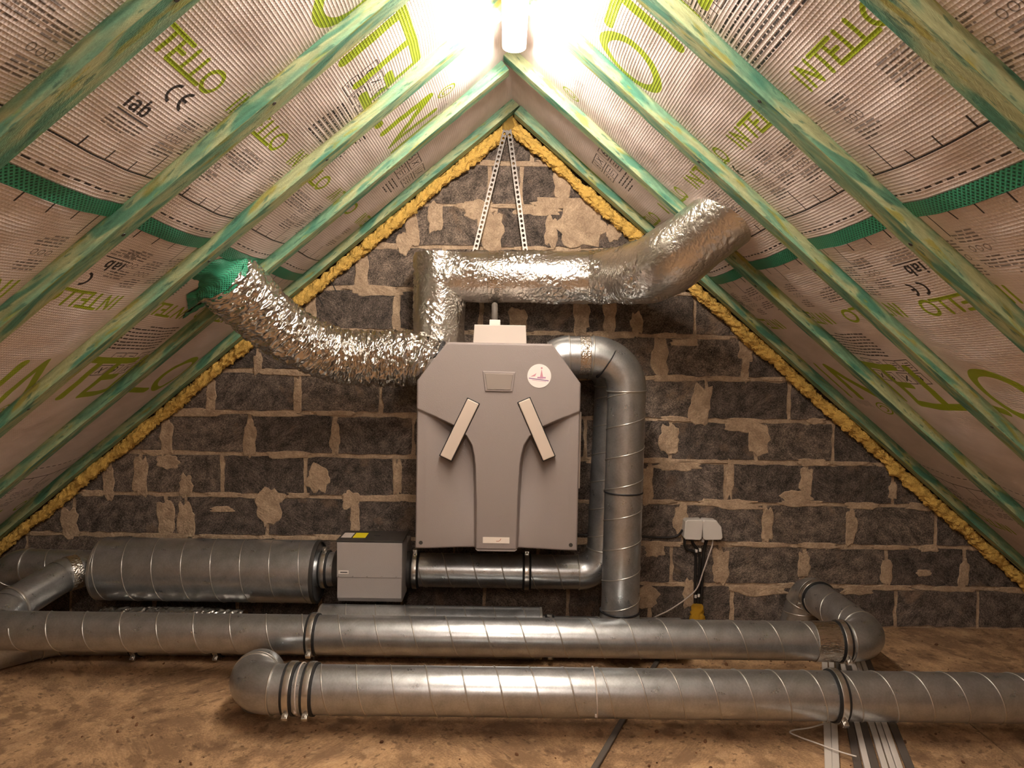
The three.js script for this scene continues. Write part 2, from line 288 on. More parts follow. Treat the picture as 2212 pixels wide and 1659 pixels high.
{ // gable wall of blocks
  const tri = new THREE.Shape([[-HALF - 0.1, -0.03], [HALF + 0.1, -0.03], [0, HR + 0.06]].map(([x, y]) => new THREE.Vector2(x, y)));
  const g = new THREE.ExtrudeGeometry(tri, { depth: 0.2, bevelEnabled: false }); g.translate(0, 0, -0.205);
  const wall = struct('wall_back', g, M.mortar, 'gable wall of dark concrete blocks with smeared tan mortar', 'wall');
  const half = (poly, a, b, c) => {       // keep a x + b y <= c
    const o = []; for (let i = 0; i < poly.length; i++) { const p = poly[i], q = poly[(i + 1) % poly.length], dp = a * p[0] + b * p[1] - c, dq = a * q[0] + b * q[1] - c; if (dp <= 0) o.push(p); if ((dp < 0) !== (dq < 0)) { const k = dp / (dp - dq); o.push([p[0] + (q[0] - p[0]) * k, p[1] + (q[1] - p[1]) * k]); } } return o;
  };
  const J = [[0, [-2.35, -1.9, -1.45, -1.0, -0.55, -0.1, 0.35, 0.8, 1.25, 1.7, 2.15, 2.6]],
    [1, [-2.58, -2.129, -1.678, -1.227, -0.725, -0.273, 0.181, 0.635, 0.913, 1.181, 1.637, 2.086, 2.513]], [2, [-2.774, -2.326, -1.833, -1.723, -1.286, -0.812, -0.351, 0.101, 0.529, 0.972, 1.414, 1.887, 2.348]],
    [3, [-2.597, -2.135, -1.966, -1.528, -1.079, -0.599, -0.154, 0.297, 0.785, 1.195, 1.636, 2.105]], [4, [-2.272, -1.831, -1.379, -0.921, -0.499, -0.032, 0.43, 0.889, 1.353, 1.771]],
    [5, [-2.048, -1.595, -1.131, -0.676, -0.223, 0.231, 0.625, 1.075, 1.524]], [6, [-1.799, -1.337, -0.896, -0.45, -0.015, 0.408, 0.827, 1.271, 1.706]],
    [7, [-1.527, -1.071, -0.589, -0.143, 0.391, 0.532, 1.0, 1.473]], [8, [-1.257, -0.803, -0.344, 0.101, 0.572, 1.018]], [9, [-0.987, -0.547, -0.076, 0.366, 0.814]], [10, [-0.547, -0.111, 0.061, 0.273, 0.709]], [11, [-0.255, 0.113]]];
  for (const [k, xs] of J) {
    const lim = HALF - k * 0.225 / TT + 0.1, all = [-lim, ...xs.filter((x) => Math.abs(x) < lim - 0.02), lim];
    for (let i = 0; i < all.length - 1; i++) {
      const x0 = all[i] + rr(0.007, 0.012), x1 = all[i + 1] - rr(0.007, 0.012), y0 = k * 0.225 + rr(0.008, 0.013), y1 = (k + 1) * 0.225 - rr(0.008, 0.016);
      if (x1 - x0 < 0.03) continue;
      let poly = []; const nx = Math.max(3, Math.round((x1 - x0) / 0.045)), ny = 5, j = () => rr(-0.004, 0.004) + (rnd() < 0.14 ? rr(0, 0.008) : 0);
      for (let a = 0; a < nx; a++) poly.push([x0 + (x1 - x0) * a / nx + (a ? 0 : 0.004), y0 + j()]);
      for (let a = 0; a < ny; a++) poly.push([x1 - j(), y0 + (y1 - y0) * a / ny + (a ? 0 : 0.004)]);
      for (let a = 0; a < nx; a++) poly.push([x1 - (x1 - x0) * a / nx - (a ? 0 : 0.004), y1 - j()]);
      for (let a = 0; a < ny; a++) poly.push([x0 + j(), y1 - (y1 - y0) * a / ny - (a ? 0 : 0.004)]);
      poly = half(half(poly, TT, 1, HR + 0.02), -TT, 1, HR + 0.02); if (poly.length < 3) continue;
      const cx = (x0 + x1) / 2, cy = (y0 + y1) / 2, s = new THREE.Shape(poly.map(([x, y]) => new THREE.Vector2(x - cx, y - cy)));
      const bg = new THREE.ExtrudeGeometry(s, { depth: 0.02, bevelEnabled: false }), u = bg.attributes.uv, du = rnd(), dv = rnd();
      for (let q = 0; q < u.count; q++) u.setXY(q, u.getX(q) + du, u.getY(q) + dv);
      const b = part('brick', bg, M.blocks[Math.floor(rnd() * 3)], wall); b.position.set(cx, cy, -0.0185 + rr(-0.002, 0.002));
    }
  }
  // mortar dragged over the faces of the blocks
  const SM = [[-0.164, 2.222, 0.149, 0.1], [-0.1, 2.113, 0.124, 0.199], [0.341, 2.268, 0.373, 0.065], [0.381, 2.147, 0.249, 0.189], [-0.486, 2.387, 0.124, 0.1], [-0.519, 2.106, 0.075, 0.174], [0.277, 2.377, 0.085, 0.189], [0.144, 2.228, 0.224, 0.045], [-1.587, 1.208, 0.05, 0.189], [-1.123, 1.216, 0.045, 0.199], [-1.826, 0.982, 0.065, 0.189], [-1.379, 0.989, 0.06, 0.194], [-0.921, 0.997, 0.05, 0.194], [-1.814, 0.849, 0.109, 0.07], [-1.966, 0.766, 0.075, 0.209], [-1.722, 0.722, 0.065, 0.119], [-1.012, 0.774, 0.114, 0.154], [-1.271, 0.611, 0.124, 0.189], [-1.263, 0.667, 0.149, 0.05], [-1.833, 0.536, 0.085, 0.189], [-1.723, 0.538, 0.085, 0.189], [-0.836, 0.659, 0.085, 0.09], [-0.812, 0.553, 0.05, 0.174], [-0.584, 0.781, 0.045, 0.189], [-2.138, 0.731, 0.06, 0.164], [0.819, 1.459, 0.085, 0.214], [1.285, 1.504, 0.08, 0.104], [1.283, 1.397, 0.035, 0.114], [1.046, 1.213, 0.114, 0.199], [0.884, 1.015, 0.104, 0.154], [1.368, 1.023, 0.104, 0.149], [1.29, 1.097, 0.184, 0.065], [0.933, 0.872, 0.224, 0.045], [1.217, 0.801, 0.04, 0.189], [1.635, 0.807, 0.07, 0.134], [1.582, 0.72, 0.159, 0.065], [0.77, 0.771, 0.06, 0.199], [0.956, 0.581, 0.075, 0.159], [1.429, 0.55, 0.06, 0.174], [1.886, 0.558, 0.06, 0.174], [1.282, 0.657, 0.224, 0.032], [2.106, 0.752, 0.045, 0.09], [1.181, 0.322, 0.085, 0.204], [0.814, 0.411, 0.1, 0.075], [1.016, 0.171, 0.065, 0.149], [1.636, 0.35, 0.065, 0.124], [2.087, 0.303, 0.06, 0.137], [2.514, 0.302, 0.055, 0.149], [2.297, 0.306, 0.075, 0.035], [0.391, 1.67, 0.085, 0.189], [0.543, 1.672, 0.065, 0.189], [-0.788, 1.88, 0.07, 0.199], [-1.056, 1.696, 0.055, 0.184], [-0.598, 1.672, 0.045, 0.199], [-0.721, 1.783, 0.249, 0.045], [-0.563, 2.039, 0.065, 0.114], [-1.337, 1.384, 0.045, 0.109], [-1.528, 0.597, 0.124, 0.03], [-0.397, 2.181, 0.075, 0.149], [0.221, 2.119, 0.06, 0.149], [0.554, 2.126, 0.075, 0.1], [0.056, 1.649, 0.1, 0.124], [0.766, 0.149, 0.149, 0.124], [1.398, 0.197, 0.274, 0.055], [1.93, 0.206, 0.174, 0.05], [-2.352, 0.508, 0.09, 0.149], [0.954, 1.541, 0.149, 0.035], [0.69, 1.635, 0.065, 0.124]];
  // continuous bed joints that spill a little over the arrises
  const blob = (cx, cy, w, h, name) => {
    const n = 26, o = rnd() * 50, P = [];
    for (let i = 0; i < n; i++) {
      const a = i / n * TAU, c = Math.cos(a), s = Math.sin(a), q = Math.pow(Math.abs(c), 3.2) + Math.pow(Math.abs(s), 3.2), k = Math.pow(q, -1 / 3.2) * (1 + 0.26 * n2(c * 1.1 + o, s * 1.1) + 0.07 * n2(c * 4 + o, s * 4));
      P.push([cx + c * w / 2 * k, cy + s * h / 2 * k]);
    }
    const poly = half(half(P, TT, 1, HR - 0.03), -TT, 1, HR - 0.03); if (poly.length < 3) return;
    const g2 = new THREE.ExtrudeGeometry(new THREE.Shape(poly.map(([x, y]) => new THREE.Vector2(x - cx, y - cy))), { depth: 0.004, bevelEnabled: true, bevelThickness: 0.002, bevelSize: 0.004, bevelOffset: -0.004, bevelSegments: 1 });
    const u = g2.attributes.uv; for (let q = 0; q < u.count; q++) u.setXY(q, u.getX(q) + cx * 0.9, u.getY(q) + cy);
    const b = part(name, g2, M.mortar, wall); b.position.set(cx, cy, -0.0015 + rr(0, 0.0012));
  };
  for (const [x, y, w, h] of SM) blob(x, y, w * 1.05, h * 1.05, 'mortar_smear');
  for (let k = 1; k < 12; k++) { const lim = HALF - k * 0.225 / TT; for (let x = -lim; x < lim; x += rr(0.16, 0.42)) if (rnd() < 0.8) blob(x, k * 0.225 + rr(-0.006, 0.004), rr(0.10, 0.34), rr(0.022, 0.042), 'mortar_smear'); }
}
{ // far gable behind the camera
  const tri = new THREE.Shape([[-HALF - 0.1, -0.03], [HALF + 0.1, -0.03], [0, HR + 0.06]].map(([x, y]) => new THREE.Vector2(x, y)));
  const g = new THREE.ExtrudeGeometry(tri, { depth: 0.1, bevelEnabled: false }); g.translate(0, 0, ROOM);
  struct('wall_front', g, M.mortar, 'opposite gable wall at the far end of the attic', 'wall');
}
const BATTENS = { [-1]: [0.105, 0.677, 1.249, 1.820, 2.395], [1]: [0.125, 0.716, 1.317, 1.911, 2.490] }, BW = 0.073, BD = 0.052;
const LEN = HR / ST;
// how far the membrane bellies into the room between two battens
function belly(side, z, t) {
  const zs = [-0.05, ...BATTENS[side], 3.07, 3.66, 4.25, 4.85, 5.45, 6.05, 6.7]; let i = 0; while (i < zs.length - 2 && z > zs[i + 1]) i++;
  const u = clamp((z - zs[i]) / (zs[i + 1] - zs[i])), wide = zs[i + 1] - zs[i] > 0.4 ? 1 : 0.2;
  const hump = Math.pow(Math.sin(Math.PI * u), 0.8) * (0.031 + 0.009 * n2(i * 3.1 + side, t * 1.2)) * wide * sstep(0, 0.35, t);
  return hump + 0.0035 * n2(z * 5 + side * 7, t * 3.2) * Math.sin(Math.PI * u) + 0.0016 * n2(z * 2.2 + side * 9, t * 22) * Math.sin(Math.PI * u);
}
const TAPE = { [-1]: 1.418, [1]: 1.382 };
for (const side of [-1, 1]) {
  const nm = side < 0 ? 'left' : 'right';
  // roof boarding behind the membrane closes the room
  const bg = boxUV(LEN + 0.2, 0.05, ROOM + 0.3, 0.002); bg.translate((LEN + 0.2) / 2 - 0.02, 0.06, ROOM / 2 - 0.05);
  if (side < 0) bg.rotateY(Math.PI), bg.translate(0, 0, ROOM - 0.1);
  bg.rotateZ(-side * TH); bg.translate(0, HR, 0);
  const roof = struct('ceiling', bg, M.floorGap, nm + ' roof slope lined with printed pale membrane', 'ceiling');
  const edges = [-0.04, ...BATTENS[side], 3.07, ROOM + 0.02], tape = TAPE[side];
  const sheet = (z0, z1, t0, t1, upper, lift) => {
    const nz = Math.max(4, Math.ceil((z1 - z0) / 0.03)), nt = Math.ceil((t1 - t0) / 0.03), pos = [], uv = [], idx = [];
    for (let i = 0; i <= nz; i++) for (let k = 0; k <= nt; k++) {
      const z = z0 + (z1 - z0) * i / nz, t = t0 + (t1 - t0) * k / nt, p = slopeAt(side, t, belly(side, z, t) + lift);
      pos.push(p.x, p.y, z);
      const e = upper ? 1.40 + (tape - 1.418) - t : t - 1.33 - (tape - 1.418);
      const read = upper ? (side < 0 ? 2.43 - z : z - 1.045) : (side < 0 ? z + 0.15 : 2.0 - z);
      uv.push(read, e);
    }
    for (let i = 0; i < nz; i++) for (let k = 0; k < nt; k++) { const a = i * (nt + 1) + k, b = a + nt + 1; side < 0 ? idx.push(a, a + 1, b, b, a + 1, b + 1) : idx.push(a, b, a + 1, b, b + 1, a + 1); }
    const g = new THREE.BufferGeometry(); g.setAttribute('position', new THREE.Float32BufferAttribute(pos, 3)); g.setAttribute('uv', new THREE.Float32BufferAttribute(uv, 2)); g.setIndex(idx); g.computeVertexNormals(); return g;
  };
  for (let i = 0; i < edges.length - 1; i++) {
    part('membrane_panel', sheet(edges[i], edges[i + 1], 0, tape, true, 0.002), M.sheet, roof);
    part('membrane_panel', sheet(edges[i], edges[i + 1], tape - 0.06, LEN, false, 0), M.sheet, roof);
    const tg = sheet(edges[i], edges[i + 1], tape - 0.026, tape + 0.026, true, 0.0045); part('joint_tape', tg, M.net, roof, 'green woven tape over the membrane joint');
  }
}

// ------------------------------------------------------------------ roof battens
const ORD = ['nearest the block wall', 'second from the block wall', 'third from the block wall', 'fourth from the block wall', 'nearest the camera'];
for (let i = 0; i < 5; i++) {
  for (const side of [-1, 1]) {
    const z = BATTENS[side][i];
    const through = (i % 2 === 0) === (side < 0), t0 = through ? -0.075 : 0.062, t1 = LEN - 0.11, L = t1 - t0;
    const g = boxUV(L, BD, BW, 0.003), u = g.attributes.uv, du = rnd() * 3, dv = rnd();
    for (let q = 0; q < u.count; q++) u.setXY(q, u.getX(q) + du, u.getY(q) + dv);
    const b = solo('roof_batten', g, M.wood[(i + (side > 0 ? 1 : 0)) % 3], 'green treated batten on the ' + (side < 0 ? 'left' : 'right') + ' slope, ' + ORD[i], 'batten', 'roof battens on the ' + (side < 0 ? 'left' : 'right') + ' slope');
    const c = slopeAt(side, (t0 + t1) / 2, BD / 2 + 0.001); b.position.set(c.x, c.y, z); b.rotation.z = side < 0 ? TH : -TH;
    for (const [tt, zz] of [[0.9, 0.012], [1.46, -0.01], [2.3, 0.008]]) { if (i < 2 && tt !== 1.46) continue; const s = part('screw_head', new THREE.CylinderGeometry(0.006, 0.006, 0.003, 14), M.dark, b); s.position.set((side < 0 ? 1 : -1) * ((t0 + t1) / 2 - tt), -BD / 2, zz); }
  }
}

// ------------------------------------------------------------------ expanding foam along the gable edges
for (const side of [-1, 1]) {
  const pts = [], t0 = side < 0 ? 0.075 : 0.05; for (let t = t0; t < 4.05; t += 0.008) { const p = slopeAt(side, t, 0.079 + 0.007 * n2(t * 2.2, side * 4)); pts.push(V(p.x, p.y, 0.045 + 0.012 * n2(t * 3, 8 + side))); }
  const g = sweep(pts, (s) => 0.027 + 0.006 * n2(s * 3.1, side * 11) + 0.005 * n2(s * 13, side * 3), { radial: 26, capA: true, capB: true, disp: (s, th) => 0.010 * (0.5 - Math.abs(n3(s * 30, Math.cos(th) * 2.2 + 7, Math.sin(th) * 2.2))) + 0.010 * n3(s * 22, Math.cos(th) * 1.6, Math.sin(th) * 1.6 + side) + 0.006 * n3(s * 90, Math.cos(th) * 3, Math.sin(th) * 3) + (side > 0 && Math.abs(s - 2.78) < 0.05 ? 0.022 * Math.max(0, -Math.cos(th)) * (1 - Math.abs(s - 2.78) / 0.05) : 0) });
  const f = thing('foam_bead', 'yellow expanding foam bead along the ' + (side < 0 ? 'left' : 'right') + ' gable edge', 'foam', 'foam beads along the gable');
  part('foam_strip', g, M.foam, f);
  if (side > 0) { const pk = new THREE.IcosahedronGeometry(0.045, 4), p = pk.attributes.position; for (let i = 0; i < p.count; i++) { const v = V().fromBufferAttribute(p, i), k = 1 + 0.25 * n3(v.x * 40, v.y * 40, v.z * 40); p.setXYZ(i, v.x * k * 0.8, v.y * k * 1.25, v.z * k); } pk.computeVertexNormals(); pk.translate(-0.012, 2.655, 0.045); part('foam_lump', pk, M.foam, f); }
}

// ------------------------------------------------------------------ tube lamp at the ridge
for (const [z0, z1, dim, lb] of [[1.0, 2.8, 0.92, 'bright white tube lamp fixed along the roof ridge above the unit'], [4.1, 5.9, 0.5, 'second white tube lamp on the ridge, behind the camera']]) {
  const lamp = thing('tube_lamp', lb, 'lamp', 'tube lamps on the ridge');
  const zc = (z0 + z1) / 2, L = z1 - z0;
  part('lamp_body', at(boxUV(0.074, 0.03, L, 0.008), 0.006, 2.681, zc), M.lampBody, lamp);
  for (const z of [z0 + 0.012, z1 - 0.012]) part('lamp_holder', at(boxUV(0.05, 0.04, 0.024, 0.006), 0.006, 2.655, z), M.lampBody, lamp);
  const tg = new THREE.CylinderGeometry(0.046, 0.046, L - 0.03, 32); tg.rotateX(Math.PI / 2); tg.scale(1, 0.5, 1); tg.translate(0.006, 2.652, zc); part('tube', tg, M.tube, lamp);
  for (let i = 0; i < 8; i++) {
    const p = new THREE.PointLight(LAMP_COLOR, LAMP_INTENSITY * dim, 0, 2); p.position.set(0.006, 2.608, z0 + 0.09 + (L - 0.18) * i / 7); p.castShadow = true; p.shadow.radius = 0.8; p.name = 'tube_light'; lamp.add(p);
  }
}

// ------------------------------------------------------------------ duct builders
function duct(root, pts, r, R, { pitch = 0.142, seam = true, mat = M.galv, phase = 0, capA = false, capB = false, elbowR = 0.0025, joints = true } = {}) {
  const pieces = rounded(pts, R);
  pieces.forEach((q, i) => {
    const first = i === 0, last = i === pieces.length - 1;
    if (q.kind === 'pipe') {
      const m = part('pipe', sweep(line(q.a, q.b, 0.08), r, { radial: 56, capA: first && capA, capB: last && capB }), mat, root);
      if (seam) part('spiral_seam', helix(q.a, q.b, r, pitch, phase + i), M.seam, m);
    } else {
      const m = part('elbow', sweep(q.pts, r + elbowR, { radial: 56, capA: first && capA, capB: last && capB }), mat, root);
      if (joints) { const d0 = q.pts[1].clone().sub(q.pts[0]), d1 = q.pts.at(-1).clone().sub(q.pts.at(-2)); part('joint_bead', ring(q.a, d0, r, 0.007, 0.0055), M.seam, m); part('joint_bead', ring(q.b, d1, r, 0.007, 0.0055), M.seam, m); }
    }
  });
  return pieces;
}
function pipeClamp(label, c, dir, r, lug, foot) {
  const k = thing('pipe_clamp', label, 'clamp', 'rubber lined pipe clamps');
  const d = dir.clone().normalize();
  part('rubber_lining', ring(c, d, r, 0.044, 0.0065), M.rubber, k);
  part('clamp_band', ring(c, d, r, 0.024, 0.0105), M.zinc, k);
  const up = V(0, 1, 0).sub(d.clone().multiplyScalar(d.y)); if (up.length() < 0.2) up.set(0, 0, 1); up.normalize();
  const dirL = up.clone().applyAxisAngle(d, lug), p = c.clone().addScaledVector(dirL, r + 0.018);
  const q = new THREE.Quaternion().setFromRotationMatrix(new THREE.Matrix4().makeBasis(d, dirL, d.clone().cross(dirL)));
  const lg = boxUV(0.022, 0.026, 0.018, 0.002); lg.applyQuaternion(q); lg.translate(p.x, p.y, p.z); part('lug', lg, M.zinc, k);
  const side = d.clone().cross(dirL), bolt = disc(p, side, 0.005, 0.036, 10); part('bolt', bolt, M.zinc, k);
  if (foot) { const a = V(c.x, c.y - r, c.z), h = a.y; if (h > 0.01) { part('threaded_rod', at(new THREE.CylinderGeometry(0.004, 0.004, h, 10), a.x, h / 2, a.z), M.dark, k); part('foot_plate', at(boxUV(0.05, 0.004, 0.03, 0.001), a.x, 0.002, a.z), M.zinc, k); } }
  return k;
}
const X = V(1, 0, 0), Yv = V(0, 1, 0), Z = V(0, 0, 1);

// ------------------------------------------------------------------ heat recovery unit on the wall
{
  const U = thing('ventilation_unit', 'warm grey wall-hung ventilation unit with two slanted pale handles', 'ventilation unit');
  const cx = -0.036, yb = 0.565, yt = 1.513, ych = 1.335, hw = 0.372, cw = 0.238, zf = 0.6, zb = 0.505;
  const oct = (k = 0) => [[-hw + k, yb + k], [hw - k, yb + k], [hw - k, ych], [cw, yt - k], [-cw, yt - k], [-hw + k, ych]];
  const bs = new THREE.Shape(oct(0.008).map(([x, y]) => new THREE.Vector2(x, y)));
  const bg = new THREE.ExtrudeGeometry(bs, { depth: zb - 0.012 - 0.02, bevelEnabled: true, bevelSize: 0.004, bevelThickness: 0.004, bevelSegments: 2 }); bg.translate(cx, 0, 0.02); part('casing', bg, M.casing, U);
  const bracket = part('wall_bracket', at(boxUV(0.6, 0.05, 0.025, 0.002), cx, 1.2, 0.012), M.dark, U);
  // front cover: shield shaped relief with two hollows beside a middle column
  const xb = [[0.088, 0.5], [0.094, 0.8], [0.100, 0.95], [0.106, 1.0], [0.118, 1.05], [0.143, 1.09], [0.2, 1.135], [0.28, 1.173], [0.372, 1.214], [0.5, 1.27]];
  const yOf = (x) => { for (let i = 0; i < xb.length - 1; i++) if (x <= xb[i + 1][0]) { const k = (x - xb[i][0]) / (xb[i + 1][0] - xb[i][0]); return xb[i][1] + (xb[i + 1][1] - xb[i][1]) * k; } return 2; };
  const seg = []; for (let i = 0; i < xb.length - 1; i++) seg.push([xb[i], xb[i + 1]]);
  const dist = (x, y) => { let d = 9; for (const [a, b] of seg) { const vx = b[0] - a[0], vy = b[1] - a[1], k = clamp(((x - a[0]) * vx + (y - a[1]) * vy) / (vx * vx + vy * vy)); d = Math.min(d, Math.hypot(x - a[0] - vx * k, y - a[1] - vy * k)); } return d; };
  const H = (x, y) => {
    const ax = Math.abs(x), below = ax > 0.088 && y < yOf(ax); if (!below) return 0;
    const d = dist(ax, y), edge = sstep(0.372, 0.16, ax), low = sstep(0.55, 0.95, y);
    return -(0.003 + 0.082 * Math.max(edge, 0.12) * (0.45 + 0.55 * low) * Math.exp(-d / 0.32)) * sstep(0, 0.014, d);
  };
  const nx = 200, ny = 230, pos = [], uv = [], idx = [];
  const wAt = (y) => (y > ych ? hw + (cw - hw) * (y - ych) / (yt - ych) : hw);
  for (let j = 0; j <= ny; j++) for (let i = 0; i <= nx; i++) {
    const fy = j / ny, y = yb + (yt - yb) * fy; const w = wAt(y), x = w * (2 * i / nx - 1);
    const round = Math.min(w - Math.abs(x), y - yb, yt - y), rz = round < 0.008 ? -(0.008 - Math.sqrt(Math.max(0, 0.008 * 0.008 - (0.008 - round) ** 2))) : 0;
    pos.push(x + cx, y, zf + H(x, y) + rz); uv.push(x, y);
  }
  for (let j = 0; j < ny; j++) for (let i = 0; i < nx; i++) { const a = j * (nx + 1) + i, b = a + nx + 1; idx.push(a, a + 1, b, b, a + 1, b + 1); }
  // rim back to the casing
  const rim = []; for (let i = 0; i <= nx; i++) rim.push(i); for (let j = 1; j <= ny; j++) rim.push(j * (nx + 1) + nx); for (let i = nx - 1; i >= 0; i--) rim.push(ny * (nx + 1) + i); for (let j = ny - 1; j > 0; j--) rim.push(j * (nx + 1));
  const base = pos.length / 3; for (const k of rim) { pos.push(pos[k * 3], pos[k * 3 + 1], pos[k * 3 + 2]); uv.push(uv[k * 2], uv[k * 2 + 1]); } for (const k of rim) { pos.push(pos[k * 3], pos[k * 3 + 1], zb); uv.push(uv[k * 2], uv[k * 2 + 1] - 0.06); }
  for (let i = 0; i < rim.length; i++) { const a = base + i, b = base + (i + 1) % rim.length, c = a + rim.length, d = b + rim.length; idx.push(a, c, b, b, c, d); }
  const g = new THREE.BufferGeometry(); g.setAttribute('position', new THREE.Float32BufferAttribute(pos, 3)); g.setAttribute('uv', new THREE.Float32BufferAttribute(uv, 2)); g.setIndex(idx); g.computeVertexNormals();
  const cover = part('front_cover', g, M.cover, U);
  // the bottom of the column hangs a little lower
  const lip = new THREE.Shape([[-0.095, 0], [0.095, 0], [0.085, -0.008], [-0.085, -0.008]].map(([x, y]) => new THREE.Vector2(x, y))); part('column_lip', at(new THREE.ExtrudeGeometry(lip, { depth: 0.06, bevelEnabled: false }), cx, yb + 0.002, 0.538), M.cover, cover);
  for (const s of [-1, 1]) {
    const mx = s < 0 ? -0.2115 : 0.138, my = s < 0 ? 1.1165 : 1.124, ang = s < 0 ? -0.436 : 0.425;
    const hd = part('handle', boxUV(0.056, 0.288, 0.03, 0.004), M.champagne, U, 'pale satin slanted handle plate'); hd.position.set(mx, my, 0.595); hd.rotation.z = ang;
    part('handle_edge', at(boxUV(0.064, 0.296, 0.028, 0.003), 0, 0, -0.0035), M.black, hd, 'black shadow gap frame');
  }
  const bd = new THREE.Shape([[-0.071, 0.043], [0.072, 0.041], [0.06, -0.043], [-0.058, -0.043]].map(([x, y]) => new THREE.Vector2(x, y)));
  const badge = part('badge', at(new THREE.ExtrudeGeometry(bd, { depth: 0.005, bevelEnabled: true, bevelSize: 0.003, bevelThickness: 0.003, bevelSegments: 2 }), -0.037, 1.339, 0.599), M.cover, U, 'raised blank trapezoid badge');
  const bd2 = new THREE.Shape([[-0.062, 0.035], [0.063, 0.033], [0.053, -0.036], [-0.051, -0.036]].map(([x, y]) => new THREE.Vector2(x, y))); part('badge_face', at(new THREE.ExtrudeGeometry(bd2, { depth: 0.002, bevelEnabled: true, bevelSize: 0.0015, bevelThickness: 0.0015, bevelSegments: 1 }), -0.037, 1.339, 0.6065), M.casing, badge);
  const stick = canvasTex(512, 512, (c, w) => {
    c.fillStyle = '#efe6e2'; c.fillRect(0, 0, w, w); c.fillStyle = '#c98f9c'; c.save(); c.translate(256, 256);
    c.beginPath(); c.moveTo(-190, 20); c.lineTo(-60, -60); c.lineTo(-90, 10); c.fill(); c.beginPath(); c.moveTo(10, 60); c.lineTo(50, -150); c.lineTo(90, 60); c.fill(); c.beginPath(); c.arc(50, -170, 20, 0, TAU); c.fill();
    c.fillStyle = '#b98aa8'; c.fillRect(-40, 20, 180, 34); c.fillStyle = '#8c6f94'; c.rotate(0.12); c.fillRect(-215, 66, 430, 22); c.fillStyle = '#c7a6b4'; c.fillRect(-140, 100, 300, 12); c.restore();
  });
  const sg = new THREE.CylinderGeometry(0.054, 0.054, 0.0012, 48); sg.rotateX(Math.PI / 2); sg.rotateZ(Math.PI / 2); part('round_sticker', at(sg, 0.146, 1.367, 0.6012), std({ name: 'round sticker', map: stick, roughness: 0.4 }), U, 'round white sticker with faint pink print');
  const np = canvasTex(256, 64, (c, w, h) => { c.fillStyle = '#efe4d8'; c.fillRect(0, 0, w, h); c.strokeStyle = '#a8583c'; c.lineWidth = 5; c.beginPath(); c.arc(140, 8, 34, 0.2, 1.9); c.stroke(); });
  part('name_plate', at(new THREE.BoxGeometry(0.122, 0.028, 0.002), -0.037, 0.611, 0.6012), std({ name: 'name plate', map: np, roughness: 0.4 }), U, 'cream plate with a small red curve');
  for (const x of [-0.382, 0.306]) { const s = new THREE.CylinderGeometry(0.009, 0.009, 0.004, 20); s.rotateX(Math.PI / 2); part('screw', at(s, x, 0.593, 0.594), M.dark, U); }
  // control box on top, its plug, and the cover plate on the right flank
  const top = new THREE.Shape([[-0.122, 0], [0.122, 0], [0.117, 0.082], [-0.117, 0.082]].map(([x, y]) => new THREE.Vector2(x, y)));
  const tg = new THREE.ExtrudeGeometry(top, { depth: 0.20, bevelEnabled: true, bevelSize: 0.003, bevelThickness: 0.003, bevelSegments: 2 }); const ctl = part('control_box', at(tg, -0.036, 1.513, 0.3), M.pale, U, 'pale control box on top');
  part('plug', at(boxUV(0.052, 0.026, 0.04, 0.003), -0.062, 1.612, 0.42), M.white, ctl);
  part('side_plate', at(boxUV(0.016, 0.36, 0.2, 0.003), cx + hw + 0.006, 1.02, 0.42), M.pale, U, 'narrow pale plate on the right flank');
}
solo('cable_conduit', sweep([V(-0.064, 1.626, 0.42), V(-0.064, 1.665, 0.42), V(-0.065, 1.692, 0.40), V(-0.066, 1.698, 0.36), V(-0.067, 1.698, 0.20), V(-0.067, 1.698, 0.012)].reduce((a, p, i, s) => (i ? a : smoothPath(s, 30)), null), 0.015, { radial: 16, capA: true, capB: true }), M.greyCable, 'short grey conduit rising from the control box plug', 'conduit');

// ------------------------------------------------------------------ foil covered ducts
{ // flexible foil duct to the left slope
  const o = thing('flexible_duct', 'crinkled silver foil flexible duct curving up into the left slope', 'duct');
  const pts = smoothPath([V(-0.335, 1.40, 0.40), V(-0.43, 1.432, 0.41), V(-0.60, 1.432, 0.42), V(-0.78, 1.44, 0.46), V(-0.93, 1.50, 0.56), V(-1.045, 1.595, 0.69), V(-1.12, 1.70, 0.82), V(-1.175, 1.775, 0.93)], 330);
  const g = sweep(pts, (s, L) => 0.126 + 0.004 * Math.sin(s * 7) - 0.012 * sstep(0.12, 0, s) , { radial: 150, disp: (s, th) => {
    const c = Math.cos(th), q = Math.sin(th), w = n3(s * 2.5, c * 0.9, q * 0.9) * 1.1 + n3(s * 6, c * 2.4, q * 2.4) * 0.22;
    const fold = Math.abs(((s * 17 + w) % 1 + 1) % 1 - 0.5) * 2, gate = 0.35 + 0.65 * sstep(-0.4, 0.5, n3(s * 5, c * 1.5, q * 1.5 + 4));
    return (0.5 - fold) * 0.007 * gate + (0.4 - Math.abs(n3(s * 21, c * 0.95, q * 0.95))) * 0.015 + (0.4 - Math.abs(n3(s * 42 + 5, c * 1.9, q * 1.9))) * 0.007 + (0.4 - Math.abs(n3(s * 30 - 5, c * 4.2, q * 4.2))) * 0.004;
  } });
  part('foil_sleeve', g, M.foil, o);
  part('end_tape', ring(V(-0.345, 1.404, 0.40), V(-0.9, 0.3, 0.08), 0.112, 0.02, 0.012), M.black, o, 'dark band where the duct meets the unit');
}
